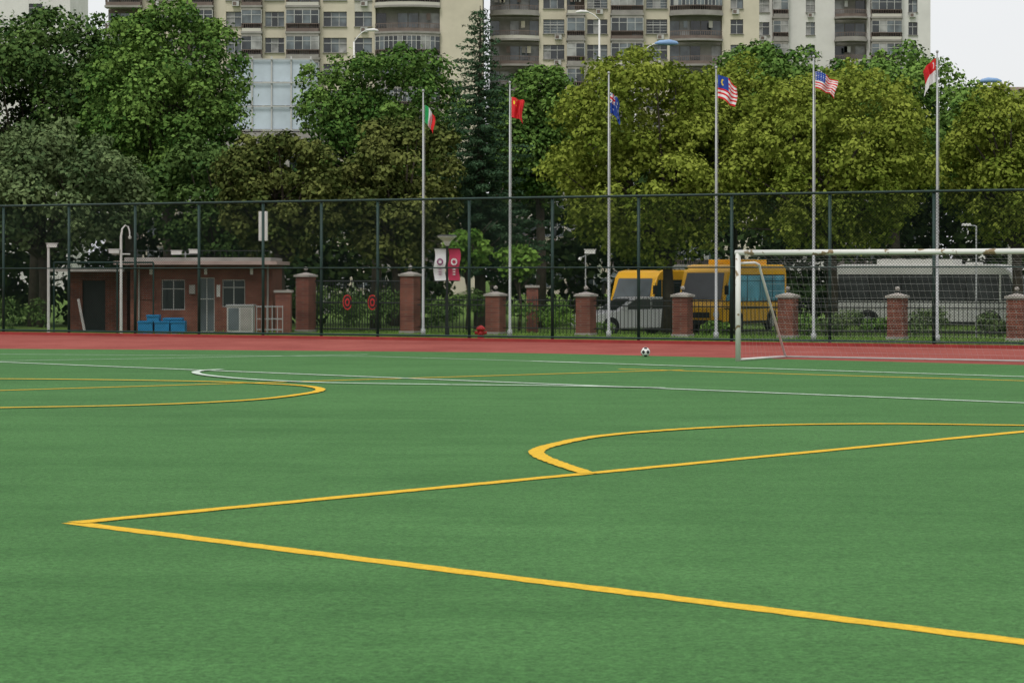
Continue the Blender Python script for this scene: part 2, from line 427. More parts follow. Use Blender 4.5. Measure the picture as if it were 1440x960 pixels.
def netp(p00,p10,p01,p11,nu,nv,sag=0.0):
    def f(u,v):
        p=bil(p00,p10,p01,p11,u,v); s=sag*math.sin(math.pi*min(1,max(0,v)))*(1+.3*math.sin(u*9)); return p+Vector((-.2,-.5,-.25))*s
    for i in range(nu+1): q.tube([f(i/nu,k/8) for k in range(9)],.0013,'net',3,cap=False)
    for j in range(nv+1): q.tube([f(k/40,j/nv) for k in range(41)],.0013,'net',3,cap=False)
Z=lambda z:Vector((0,0,z))
netp(A+Z(2.42),B+Z(2.42),A+topoff+Z(2.05),B+topoff+Z(2.05),52,7,.10)
netp(A+topoff+Z(2.05),B+topoff+Z(2.05),A+backoff+Z(.03),B+backoff+Z(.03),52,14,.25)
for P in (A,B):
    netp(P+Z(.03),P+backoff+Z(.03),P+Z(2.2),P+topoff+Z(2.12),12,14,.03)
q.obj('net',ge)

q=MB(); c=Vector((3.146,53.7,.128)); r=.11
phi=(1+5**.5)/2; ico=[Vector(v).normalized() for v in [(0,1,phi),(0,1,-phi),(0,-1,phi),(0,-1,-phi),(1,phi,0),(1,-phi,0),(-1,phi,0),(-1,-phi,0),(phi,0,1),(phi,0,-1),(-phi,0,1),(-phi,0,-1)]]
nu,nv=48,32
def sp(a,b): th=math.pi*b/nv; ps=2*math.pi*a/nu; return Vector((math.sin(th)*math.cos(ps),math.sin(th)*math.sin(ps),math.cos(th)))
for j in range(nv):
    for i in range(nu):
        pts=[sp(i,j),sp(i,j+1),sp(i+1,j+1),sp(i+1,j)]; cen=sum(pts,Vector())/4
        mm='blk' if max(cen.normalized().dot(v) for v in ico)>.93 else 'white'
        if j==0: pts=[pts[0],pts[1],pts[2]]
        if j==nv-1: pts=[pts[0],pts[1],pts[3]]
        q.poly([c+p*r for p in pts],mm)
q.obj('football',smooth=True)

q=MB(); hx,hy=-.93,67.8
q.tube([(hx,hy,0),(hx,hy,.04),(hx,hy,.041),(hx,hy,.30),(hx,hy,.31),(hx,hy,.34),(hx,hy,.40),(hx,hy,.44)],[.14,.14,.10,.095,.14,.14,.09,.02],'redp',12)
q.tube([(hx-.18,hy,.22),(hx+.18,hy,.22)],.05,'redp',8); q.tube([(hx,hy-.15,.2),(hx,hy,.2)],.06,'redp',8)
q.obj('fire_hydrant',smooth=True)

# ------------------------------------------------------------------ banner lamp post
e=empty('banner_lamp_post',(-2.04,71.6,0))
q=MB(); q.tube([(0,0,0),(0,0,.3),(0,0,.31),(0,0,2.95)],[.07,.07,.04,.035],'iron',10)
q.tube([(0,0,2.85),(0,0,3.0),(0,0,3.13),(0,0,3.16)],[.06,.13,.30,.30],'greylt',16); q.tube([(0,0,3.16),(0,0,3.20)],[.32,.25],'iron',16)
q.box(-.42,.42,-.012,.012,2.76,2.785,'iron'); q.box(-.38,.38,-.012,.012,1.74,1.765,'iron'); q.obj('post',e,smooth=False)
for sd,mm,nm in ((-1,'fw','white_banner'),(1,'pink','crimson_banner')):
    q=MB(); n=14
    for k in range(n):
        def bp(i,xx): z=2.76-1.0*i/n; return (sd*(.04+xx)+.03*math.sin(i*.5)*1.0,.03*math.sin(i*.7)+sd*.01*xx,z)
        q.poly([bp(k,0),bp(k,.36),bp(k+1,.36),bp(k+1,0)],mm)
    mm2='purple' if sd<0 else 'fw'
    cx=sd*.22
    q.poly([(cx+.10*math.cos(a),-.045,2.35+.11*math.sin(a)) for a in [2*math.pi*i/16 for i in range(16)]],mm2)
    q.poly([(cx+.055*math.cos(a),-.049,2.35+.06*math.sin(a)) for a in [2*math.pi*i/16 for i in range(16)]],mm)
    for i in range(3): q.box(cx-.05,cx+.05,-.05,-.045,2.10-i*.08,2.13-i*.08,mm2)
    q.obj(nm,e)

e=empty('speaker_column',(-7.97,73,0))
q=MB(); q.tube([(0,0,0),(0,0,3.1)],.035,'iron',8); q.obj('mast',e,smooth=True)
q=MB(); q.box(-.14,.14,-.09,.09,3.03,3.97,'greylt'); q.box(-.11,.11,-.095,-.09,3.08,3.92,'white'); q.obj('speaker_box',e,bevel=.015)
def cctv(mb,x,y,z,d):
    mb.box(x-.17,x+.17,y-.06,y+.06,z,z+.12,'white'); mb.box(x-.2,x+.2,y-.075,y+.075,z+.125,z+.145,'white')
    mb.tube([(x+d*.17,y,z+.06),(x+d*.2,y,z+.05)],.045,'blk',8)
q=MB(); X,Y=-12.87,75
q.tube([(X,Y,0),(X,Y,3.2),(X+.04,Y,3.45),(X+.14,Y,3.57),(X+.24,Y,3.52),(X+.28,Y,3.36),(X+.29,Y,3.2)],[.05,.04,.03,.025,.025,.025,.02],'white',8)
q.tube([(X+.29,Y,3.2),(X+.29,Y,3.12)],[.07,.04],'white',8)
q.tube([(X-.3,Y,2.62),(X+.3,Y,2.62)],.02,'white',6); cctv(q,X-.22,Y-.03,2.65,-1); q.obj('security_camera_mast',smooth=False)
q=MB(); X,Y=-15.36,75.5
q.tube([(X,Y,0),(X,Y,2.85),(X,Y,2.95)],[.05,.045,.03],'white',8); cctv(q,X+.12,Y,2.85,1); q.obj('security_camera_mast')
q=MB(); X,Y=2.366,fence_y(2.366,74)+.4
q.tube([(X,Y,0),(X,Y,2.6)],.022,'steel',6); q.tube([(X-.14,Y,2.5),(X+.16,Y,2.62)],.015,'steel',6); cctv(q,X+.14,Y,2.62,1); q.tube([(X-.15,Y,2.5),(X-.2,Y,2.42)],.05,'white',8); q.obj('security_camera_mast')
q=MB(); X,Y=16.3,80
q.tube([(X,Y,-.3),(X,Y,3.65)],.03,'steel',6); q.tube([(X,Y,3.65),(X-.35,Y,3.7)],.02,'steel',6); q.box(X-.5,X-.2,Y-.08,Y+.08,3.66,3.74,'white'); q.obj('street_lamp')
q=MB(); X,Y=-10.98,76.6
cctv(q,X-.3,Y,2.62,-1); cctv(q,X+.3,Y,2.66,1); q.tube([(X,Y,2.45),(X,Y,2.72)],.02,'steel',6); q.tube([(X-.5,Y,2.63),(X+.5,Y,2.64)],.015,'steel',6); q.obj('roof_security_camera')

def street_lamp(x,y,h,hx,hz,head='lampblue',sc=1.0):
    q=MB(); q.tube([(x,y,-.35),(x,y,h*.5),(x,y,h)],[.10,.07,.045],'white',8)
    n=8; pts=[]
    for k in range(n+1):
        t=k/n; pts.append((x+(hx-x)*t,y,h+(hz-h)*math.sin(t*math.pi/2)))
    q.tube(pts,.035,'white',6)
    s=(1 if hx>x else -1)*sc
    q.tube([(hx-s*.15,y,hz),(hx+s*.1,y,hz+.04),(hx+s*.6,y,hz+.05),(hx+s*.95,y,hz+.02),(hx+s*1.05,y,hz)],[.04,.12*sc,.15*sc,.10*sc,.03],head,10)
    q.obj('street_lamp',smooth=True)
street_lamp(6.2,115,12.7,7.35,13.6)
street_lamp(4.75,124,15.8,4.1,16.2,'white',.6)
street_lamp(-8.6,124,14.6,-7.9,15.2,'white',.6)
street_lamp(20.75,95,9.4,20.3,10.0,sc=.75)

# ------------------------------------------------------------------ guard house
e=empty('brick_gatehouse')
def wall_open(mb,x0,x1,z0,z1,y0,y1,m,ops):
    x=x0
    for (a,b,c,d) in sorted(ops):
        mb.box(x,a,y0,y1,z0,z1,m)
        if c>z0: mb.box(a,b,y0,y1,z0,c,m)
        mb.box(a,b,y0,y1,d,z1,m); x=b
    mb.box(x,x1,y0,y1,z0,z1,m)
q=MB(); Y0=77.0
ops=[(-11.85,-11.05,.75,1.78),(-10.6,-10.05,0,1.85),(-9.8,-9.02,.85,1.78)]
wall_open(q,-12.9,-8.1,0,2.28,Y0,Y0+.2,'brick2',ops)
q.box(-12.9,-12.7,Y0+.2,Y0+3.2,0,2.28,'brick2'); q.box(-8.3,-8.1,Y0+.2,Y0+3.2,0,2.28,'brick2'); q.box(-12.7,-8.3,Y0+3.0,Y0+3.2,0,2.28,'brick2')
q.obj('walls',e)
q=MB(); q.box(-13.3,-7.85,Y0-.95,Y0+3.5,2.28,2.40,'roofpink'); q.box(-13.0,-8.1,Y0-.6,Y0+3.3,2.40,2.52,'conc')
for k in range(24):
    x=-12.9+k*.205; q.tube([(x,Y0-.2,2.52),(x,Y0-.2,2.75)],.008,'iron',4)
q.tube([(-12.9,Y0-.2,2.75),(-8.2,Y0-.2,2.75)],.012,'iron',4)
q.obj('flat_roof',e)
q=MB()
for (a,b,c,d) in ops:
    q.box(a,b,Y0+.12,Y0+.14,c,d,'gdark' if a!=-10.6 else 'gmid')
    for xx in (a+.02,(a+b)/2,b-.02): q.box(xx-.015,xx+.015,Y0+.085,Y0+.117,c,d,'frame')
    for zz in (c+.02,d-.02,(c+d)/2+.2): q.box(a,b,Y0+.05,Y0+.083,zz-.015,zz+.015,'frame')
q.obj('windows_and_door',e)
q=MB()
for x in (-12.2,-10.35,-8.8): q.box(x-.05,x+.05,Y0-.02,Y0-.003,1.95,2.15,'white')
q.box(-9.98,-9.86,Y0-.03,Y0-.003,1.2,1.6,'white'); q.box(-12.5,-12.05,Y0-.03,Y0-.003,1.1,1.45,'brick')
q.box(-10.9,-10.7,Y0-.10,Y0-.003,1.3,1.6,'conc'); q.tube([(-12.6,Y0-.05,0),(-12.6,Y0-.05,2.28)],.035,'conc',6); q.tube([(-8.25,Y0-.05,0),(-8.25,Y0-.05,2.28)],.035,'conc',6)
q.obj('wall_signs_and_pipes',e)
e=empty('brick_shed')
q=MB(); wall_open(q,-15.4,-13.35,0,2.05,79.0,79.2,'brick',[(-14.9,-14.1,0,1.75)]); q.box(-15.4,-15.2,79.2,81.5,0,2.05,'brick'); q.box(-13.55,-13.35,79.2,81.5,0,2.05,'brick'); q.box(-15.2,-13.55,81.3,81.5,0,2.05,'brick'); q.obj('walls',e)
q=MB(); q.box(-15.8,-13.2,77.6,81.7,2.05,2.15,'conc'); q.obj('roof',e)
q=MB(); q.box(-14.9,-14.1,79.12,79.15,0,1.75,'iron'); q.obj('dark_opening',e)  # black sheet across the opening, standing in for the shade inside
q=MB()
for x in (-15.2,-13.1,-11.9):
    q.tube([(x,75.6,0),(x,75.6,2.35)],.03,'fence',6)
q.tube([(-15.2,75.6,2.35),(-11.9,75.6,2.35)],.03,'fence',6); q.tube([(-15.2,75.6,2.15),(-11.9,75.6,2.15)],.02,'fence',6); q.obj('canopy_frame')
q=MB(); q.tube([(-14.4,76.8,0),(-14.75,77.5,1.1)],.05,'conc',6); q.obj('leaning_plank')
e=empty('blue_crates',(-11.55,75.4,0))
for k,(x,w,z0,h) in enumerate(((-.55,.48,0,.42),(0,.48,0,.42),(.52,.46,0,.42),(-.3,.4,.42,.2),(.35,.62,.42,.10))):
    q=MB(); q.box(x-w/2,x+w/2,-.25,-.21,z0,z0+h,'blue'); q.box(x-w/2,x+w/2,.21,.25,z0,z0+h,'blue'); q.box(x-w/2,x-w/2+.04,-.21,.21,z0,z0+h,'blue'); q.box(x+w/2-.04,x+w/2,-.21,.21,z0,z0+h,'blue'); q.box(x-w/2+.04,x+w/2-.04,-.21,.21,z0+.02,z0+.05,'blue')
    q.box(x-w/2-.02,x+w/2+.02,-.275,-.252,z0+h-.06,z0+h-.01,'blue'); q.obj('crate_%d'%k,e)
e=empty('metal_cabinet',(-8.55,74.6,0))
q=MB()
q.box(-.75,.1,-.3,.3,.06,.92,'frame'); q.box(-.78,.13,-.33,.33,.92,.97,'steel'); q.box(-.70,-.36,-.315,-.303,.14,.86,'gmid'); q.box(-.30,.05,-.315,-.303,.14,.86,'conc')
for x in (-.7,.02): q.box(x,x+.06,-.28,.28,0,.06,'iron')
q.obj('body',e)
q=MB()
for z in (.15,.5,.9): q.tube([(.2,-.1,z),(1.05,-.1,z)],.02,'steel',6)
for k in range(6): q.tube([(.2+.17*k,-.1,0),(.2+.17*k,-.1,.95)],.018,'steel',6)
q.obj('guard_rail',e)
q=MB(); q.box(-7.85,-7.35,75.6,76.1,0,1.35,'brick'); q.box(-7.9,-7.3,75.55,76.15,1.35,1.43,'cap'); q.obj('brick_pillar')
q=MB(); q.box(.5,.9,78.3,78.7,-.3,1.5,'brick'); q.box(.45,.95,78.25,78.75,1.5,1.58,'cap'); q.obj('brick_pillar')

# ------------------------------------------------------------------ vehicles
def wheel(mb,x,y,r,w):
    s=1 if y>0 else -1
    mb.tube([(x,y-w/2,r),(x,y+w/2,r)],r,'blk',22)
    mb.tube([(x,y+s*w/2,r),(x,y+s*(w/2+.012),r)],r*.58,'steel',16)
def bus(name,L,W,Hh,body,loc,yaw,nwin,ac,glass='gdark',roof=None,side_stripe=None,wz=1.15,ws='gmid'):
    e=empty(name,loc,yaw); h0=.32; f=L/2; roof=roof or body
    prof=[(-f,h0+.1),(-f+.05,h0),(f-.15,h0),(f,h0+.12),(f+.03,1.0),(f-.12,1.25),(f-.55,Hh-.28),(f-.85,Hh-.06),(f-1.3,Hh),(-f+.35,Hh),(-f+.1,Hh-.1),(-f+.02,Hh-.4)]
    q=MB(); q.profile(prof,-W/2,W/2,body); q.obj('body',e,smooth=False,bevel=.09)
    q=MB()
    for s in (-1,1):
        y=s*(W/2+.004); x0=-f+.22; x1=f-1.0; wl=(x1-x0)/nwin
        z0,z1=wz,Hh-.40
        q.box(x0,x1,min(y,y-s*.02),max(y,y-s*.02),z0,z1,'blk')
        for k in range(nwin):
            a=x0+k*wl+.03; b=x0+(k+1)*wl-.03; yy=s*(W/2+.006)
            q.box(a,b,min(yy,yy+s*.006),max(yy,yy+s*.006),z0+.04,z1-.04,glass)
            q.box(a,b,min(yy+s*.006,yy+s*.018),max(yy+s*.006,yy+s*.018),z1-.27,z1-.25,'iron')
        yy=s*(W/2+.006)
        P=[(f-.92,z0+.02),(f-.22,1.27),(f-.62,z1),(f-.92,z1)]
        q.poly([(x,yy,z) for x,z in (P if s<0 else P[::-1])],glass)
        for xx in (f-1.75,f-1.0): q.box(xx-.01,xx+.01,min(yy,yy+s*.004),max(yy,yy+s*.004),h0+.1,z0,'iron')
        q.box(-f+.1,f-.1,min(yy,yy+s*.006),max(yy,yy+s*.006),.92,.97,side_stripe or 'iron')
        q.box(-f+.1,f-.1,min(yy,yy+s*.006),max(yy,yy+s*.006),h0+.02,h0+.12,'iron')
    o=.012
    q.poly([(f-.11+o,-W/2+.13,1.30),(f-.11+o,W/2-.13,1.30),(f-.54+o,W/2-.2,Hh-.33),(f-.54+o,-W/2+.2,Hh-.33)],ws)
    q.box(-f-.012,-f+.02,-W/2+.25,W/2-.25,1.3,Hh-.5,glass)
    q.obj('windows',e)
    q=MB()
    for s in (-1,1):
        q.tube([(f-.02,s*(W/2-.28),.72),(f+.05,s*(W/2-.28),.72)],.12,'lamp',14)
        q.tube([(f+.02,s*(W/2-.28),.72),(f+.035,s*(W/2-.28),.72)],.14,'steel',14)
        q.box(-f-.02,-f+.02,s*(W/2-.25)-.08,s*(W/2-.25)+.08,.75,1.1,'redp')
        q.tube([(f-.35,s*(W/2),1.95),(f+.05,s*(W/2+.2),1.95),(f+.08,s*(W/2+.22),1.85)],.018,'iron',6)
        q.box(f+.04,f+.1,s*(W/2+.2)-.08,s*(W/2+.2)+.08,1.5,1.86,'iron')
        q.tube([(f-.10,s*.1,1.32),(f-.33,s*.55,1.75)],.012,'iron',4)
    q.box(f-.03,f+.045,-.45,.45,.58,.80,'iron'); q.box(f-.05,f+.07,-W/2+.05,W/2-.05,.33,.5,'iron')
    q.obj('front_fittings',e)
    q=MB()
    for x in (f-1.35,-f+1.45):
        for s in (-1,1):
            q.tube([(x,s*(W/2-.14),.42),(x,s*(W/2+.006),.42)],.47,'iron',24); wheel(q,x,s*(W/2-.08),.40,.2)
    q.obj('wheels',e)
    if ac:
        q=MB(); q.box(-f*.55,f*.25,-W*.36,W*.36,Hh-.01,Hh+.20,roof)
        for k in range(4): q.tube([(-f*.5+k*.6,0,Hh+.2),(-f*.5+k*.6,0,Hh+.23)],.2,'conc',14)
        q.box(f*.35,f*.5,-.3,.3,Hh-.01,Hh+.08,roof); q.obj('roof_air_conditioner',e,bevel=.05)
    return e
zr=-.346
bus('school_bus',5.9,2.05,2.70,'yellow',(9.0,92.8,zr),R(238),4,True,'gblue','yellow',wz=1.2,ws='gdark')
bus('school_bus',5.6,1.95,2.48,'yellow',(6.2,95.2,zr),R(240),4,False,'gdark','yellow',ws='gmid')
bus('coach_bus',7.7,2.2,2.70,'grey',(16.9,91.3,zr),R(-24),5,True,'gcoach','greylt','greylt',wz=1.25)
def car(name,loc,yaw,body):
    e=empty(name,loc,yaw); W=.88
    q=MB(); q.profile([(-2.2,.35),(-2.15,.25),(2.1,.25),(2.2,.4),(2.18,.68),(2.0,.8),(1.1,.93),(-1.75,.98),(-2.15,.9)],-W,W,body); q.obj('body',e,bevel=.07)
    q=MB(); q.profile([(-1.75,.95),(1.1,.9),(.35,1.38),(.1,1.44),(-.9,1.44),(-1.15,1.38)],-W+.08,W-.08,body); q.obj('cabin',e,bevel=.06)
    q=MB()
    for s in (-1,1):
        y=s*(W-.07)
        for P in ([(-1.45,1.0),(-.45,.98),(-.45,1.36),(-1.05,1.36)],[(-.38,.98),(.85,.96),(.25,1.36),(-.38,1.36)]):
            q.poly([(x,y,z) for x,z in (P if s<0 else P[::-1])],'gdark')
    q.poly([(1.06,-.68,.95),(1.06,.68,.95),(.40,.62,1.37),(.40,-.62,1.37)],'gdark'); q.poly([(-1.72,.66,1.0),(-1.72,-.66,1.0),(-1.2,-.6,1.37),(-1.2,.6,1.37)],'gdark')
    q.obj('windows',e)
    q=MB()
    for s in (-1,1):
        q.box(2.05,2.2,s*.62-.16,s*.62+.16,.62,.74,'lamp'); q.box(.7,.85,s*.95-.08,s*.95+.08,.95,1.07,body)
        q.box(-2.2,-2.12,s*.65-.14,s*.65+.14,.72,.86,'redp')
    q.box(2.15,2.215,-.4,.4,.45,.62,'iron'); q.box(2.19,2.22,-.25,.25,.34,.44,'blue'); q.obj('lights_and_trim',e)
    q=MB()
    for x in (1.35,-1.35):
        for s in (-1,1):
            q.tube([(x,s*(W-.1),.33),(x,s*(W+.004),.33)],.36,'iron',22); wheel(q,x,s*(W-.08),.31,.18)
    q.obj('wheels',e)
car('parked_car',(4.6,87.6,zr),R(205),'carw')

# ------------------------------------------------------------------ towers
def tower(name,x0,y,segs,nf,wall,yaw=0,depth=14,seed=1,fh=3.0):
    rnd=random.Random(seed); e=empty(name,(x0,y,-.35),yaw)
    Wl=MB();Gl=MB();Ba=MB()
    total=sum(s[1] for s in segs); Ht=nf*fh+1.2
    Wl.box(0,total,1.5,depth,0,Ht,wall)
    x=0
    G=['gdark','gdark','gmid','gmid','glight']
    for typ,w in segs:
        a,b=x,x+w; x+=w
        if typ=='wall': Wl.box(a,b,0,1.495,0,Ht,wall); continue
        Wl.box(a,b,0.03,1.495,Ht-1.2,Ht,wall)
        if typ=='win':
            for k in range(nf):
                z=k*fh
                Wl.box(a,b,.03,1.49,z-.5 if k else z,z+.75,wall if rnd.random()<.9 else 'cream2')
                Ba.box(a-.05,b+.05,-.18,.028,z+.72,z+.80,'slab')
                n=3 if w>2 else 2
                for i in range(n):
                    xa=a+w*i/n; xb=a+w*(i+1)/n
                    Gl.box(xa+.04,xb-.04,.32,.36,z+.8,z+2.45,rnd.choice(G))
                    Gl.box(xa-.03,xa+.03,.24,.318,z+.76,z+2.48,'frame')
                Gl.box(a,b,.20,.238,z+1.85,z+1.93,'frame')
                if rnd.random()<.45:
                    xx=a+rnd.uniform(0,w-.9); Ba.box(xx,xx+.8,-.42,-.02,z+.1,z+.65,'frame'); Ba.box(xx+.08,xx+.5,-.425,-.421,z+.17,z+.58,'brown')
                if rnd.random()<.3:
                    for i in range(5): Ba.box(a+.05,b-.05,-.30,-.28,z+.8+i*.32,z+.83+i*.32,'frame')
        else:
            curved = typ=='curv'; enclosed_p={'bale':.8,'balb':.45,'bal':.5,'curv':.35}[typ]
            out=1.0 if not curved else .5
            def outline(ex=0.0):
                if not curved: return [(a-ex,.6),(a-ex,-out-ex),(b+ex,-out-ex),(b+ex,.6)]
                pts=[(a-ex,.6)]; n=14
                for i in range(n+1):
                    t=i/n; pts.append((a-ex+(b-a+2*ex)*t,-out-ex-1.1*math.sin(math.pi*t)**.8))
                pts.append((b+ex,.6)); return pts
            for k in range(nf):
                z=k*fh
                Ba.prism(outline(.08),z-.12,z+.12,'slab')
                Wl.box(a,b,1.0,1.49,z+.12,z+fh-.12,'brown' if typ!='curv' else 'slab')
                n=max(2,int(w/1.1))
                for i in range(n):
                    if rnd.random()<.85: Gl.box(a+w*i/n+.06,a+w*(i+1)/n-.06,.93,.97,z+.15,z+2.4,rnd.choice(G))
                ol=outline(0)[1:-1]
                if not curved: ol=[(a+.02,.5),(a+.02,-out),(b-.02,-out),(b-.02,.5)]
                enc = rnd.random()<enclosed_p
                low = rnd.choice(['slab','slab','brown','cream2'])
                for (p,qv) in zip(ol[:-1],ol[1:]):
                    P0=Vector((*p,0));P1=Vector((*qv,0)); n2=max(1,int((P1-P0).length/.9))
                    dv=(P1-P0).normalized(); nn=Vector((dv.y,-dv.x,0))*.03
                    def pan(za,zb,m,i0=P0,i1=P1,off=0):
                        o=nn*off
                        Ba.prism([((i0+o).x,(i0+o).y),((i1+o).x,(i1+o).y),((i1+o-nn).x,(i1+o-nn).y),((i0+o-nn).x,(i0+o-nn).y)],za,zb,m)
                    pan(z+.12,z+.5,low); 
                    pan(z+.98,z+1.06,'brown')
                    for i in range(int((P1-P0).length/.22)+1):
                        pt=P0.lerp(P1,min(1,i*.22/max(.01,(P1-P0).length))); Ba.box(pt.x-.02,pt.x+.02,pt.y-.02,pt.y+.02,z+.5,z+.98,'brown')
                    if enc:
                        for i in range(n2):
                            q0=P0.lerp(P1,i/n2);q1=P0.lerp(P1,(i+1)/n2)
                            pan(z+1.08,z+2.55,rnd.choice(G),q0,q1,-1.2)
                            Ba.box(q0.x-.035,q0.x+.035,q0.y-.035,q0.y+.035,z+1.06,z+2.6,'frame')
                        pan(z+2.55,z+fh-.12,'slab'); pan(z+2.0,z+2.06,'frame')
                if not enc and rnd.random()<.7:
                    for i in range(rnd.randint(1,4)):
                        xx=rnd.uniform(a+.3,b-.8); Ba.box(xx,xx+.45,-out+.35,-out+.4,z+1.5,z+2.3,rnd.choice(['frame','brown','gmid','slab','cream2','cream']))
    Wl.obj('walls',e);Gl.obj('windows',e);Ba.obj('balconies',e)
    q=MB(); q.box(-.2,total+.2,-.2,depth+.2,Ht,Ht+.4,wall); q.box(total*.3,total*.6,3,10,Ht+.4,Ht+4,wall); q.obj('roof',e)
tower('apartment_tower',-46.6,262,[('bal',4.1),('wall',.5),('win',3.2),('wall',.5),('bal',4.0),('wall',1.4),('win',1.9),('balb',2.3),('wall',.3),('win',2.2),('wall',.3),('bale',3.8),('wall',.4),('win',2.7),('wall',.9),('win',2.0),('wall',.4),('curv',7.4),('wall',4.9)],16,'cream',seed=3)
tower('apartment_tower',-2.6,270,[('curv',5.8),('wall',.5),('win',2.5),('wall',.3),('balb',2.1),('wall',.3),('win',2.4),('wall',.4),('bale',3.8),('wall',.4),('win',2.5),('wall',.3),('curv',6.2),('wall',1.0),('win',1.5),('wall',1.9)],16,'cream',seed=5)
tower('apartment_tower',32.1,300,[('win',1.8),('wall',.4),('bale',2.0),('wall',2.4),('win',1.2),('wall',2.6),('curv',4.2),('wall',.5),('bale',4.0),('wall',1.0),('win',1.2),('wall',1.7)],17,'whiter',seed=9)
tower('apartment_tower',-76,330,[('wall',6),('win',2),('wall',4)],15,'whiter',seed=11)
e=empty('office_building',(-16.2,130,-.35))
q=MB(); q.box(-2,5.2,0,8,0,10.4,'conc'); q.obj('walls',e)
q=MB()
for k in range(3):
    for i in range(4): q.box(-1.6+i*1.7,-.4+i*1.7,-.03,-.005,1.2+k*3.1,2.8+k*3.1,'gdark')
q.obj('windows',e)
q=MB()
for i in range(4):
    for j in range(3): q.box(.25+i*1.12,.25+i*1.12+1.06,.2,.24,10.6+j*1.35,10.6+j*1.35+1.28,'panel')
for j in range(3): q.box(4.72,4.76,.3,4,10.6+j*1.35,11.88+j*1.35,'panel')
for i in range(5): q.box(.19+i*1.12,.27+i*1.12,.1,.19,10.4,14.75,'frame')
for j in range(4): q.box(.15,4.75,.02,.095,10.5+j*1.35,10.56+j*1.35,'frame')
q.obj('rooftop_screen',e)
e=empty('low_white_building',(38,190,-.35))
q=MB(); q.box(0,6,0,6,0,17.6,'whiter'); q.box(-.3,6.3,-.3,6.3,17.6,17.9,'roofpink')
for k in range(5):
    for i in range(3): q.box(.6+i*1.9,1.7+i*1.9,-.03,-.004,1+k*3.2,2.6+k*3.2,'gmid')
q.obj('walls',e)

# ------------------------------------------------------------------ foliage
LM=dict(
 ygreen=leaf_mat('leaves_yellow_green',(.10,.145,.020),(.30,.35,.062),.15),
 mid=leaf_mat('leaves_mid_green',(.045,.105,.024),(.17,.275,.062),0),
 dark=leaf_mat('leaves_dark_green',(.032,.072,.022),(.12,.19,.052),0),
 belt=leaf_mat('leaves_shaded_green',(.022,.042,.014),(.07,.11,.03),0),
 grey=leaf_mat('leaves_grey_green',(.05,.085,.034),(.16,.215,.09),0),
 olive=leaf_mat('leaves_olive',(.040,.060,.016),(.17,.19,.055),0),
 cedar=leaf_mat('needles_cedar',(.026,.06,.032),(.08,.14,.07),0),
 bright=leaf_mat('leaves_fresh_green',(.07,.16,.025),(.22,.36,.07),.2),
)
def leaves_obj(name,cl,n,size,m,seed,parent=None,up=.35,aspect=.72,flat=1.0):
    rng=np.random.default_rng(seed)
    cl=np.array(cl,dtype=float)
    wgt=cl[:,3]**2; idx=rng.choice(len(cl),n,p=wgt/wgt.sum())
    d=rng.normal(size=(n,3)); d/=np.linalg.norm(d,axis=1)[:,None]
    low=(d[:,2]<-.1)&(rng.random(n)<.6); d[low,2]*=-1
    rr=cl[idx,3]*(.50+.55*rng.random(n)**.6)*(1+.14*rng.normal(size=n))
    c=cl[idx,:3]+d*rr[:,None]*np.array([1,1,.8*flat])
    nr=d*.8+rng.normal(size=(n,3))*.5; nr[:,2]+=up; nr/=np.linalg.norm(nr,axis=1)[:,None]
    t=rng.normal(size=(n,3)); t-=nr*(t*nr).sum(1)[:,None]; t/=np.linalg.norm(t,axis=1)[:,None]
    b=np.cross(nr,t); s=size*(.5+1.0*rng.random(n)**1.3)[:,None]
    v=np.empty((n,4,3)); v[:,0]=c-t*s*.5; v[:,1]=c+b*s*aspect*.5+nr*s*.06; v[:,2]=c+t*s*.5; v[:,3]=c-b*s*aspect*.5+nr*s*.06
    me=bpy.data.meshes.new(name); me.vertices.add(n*4); me.vertices.foreach_set('co',v.reshape(-1))
    me.loops.add(n*4); me.loops.foreach_set('vertex_index',np.arange(n*4,dtype=np.int32))
    me.polygons.add(n); me.polygons.foreach_set('loop_start',np.arange(0,n*4,4,dtype=np.int32)); me.polygons.foreach_set('loop_total',np.full(n,4,dtype=np.int32))
    at=me.attributes.new('tint','FLOAT','FACE')
    at.data.foreach_set('value',np.clip(cl[idx,4]+rng.normal(size=n)*.2,0,1).astype(np.float32))
    me.materials.append(LM[m]); me.update(); me.validate()
    o=bpy.data.objects.new(name,me); COL.objects.link(o)
    if parent: o.parent=parent
    return o
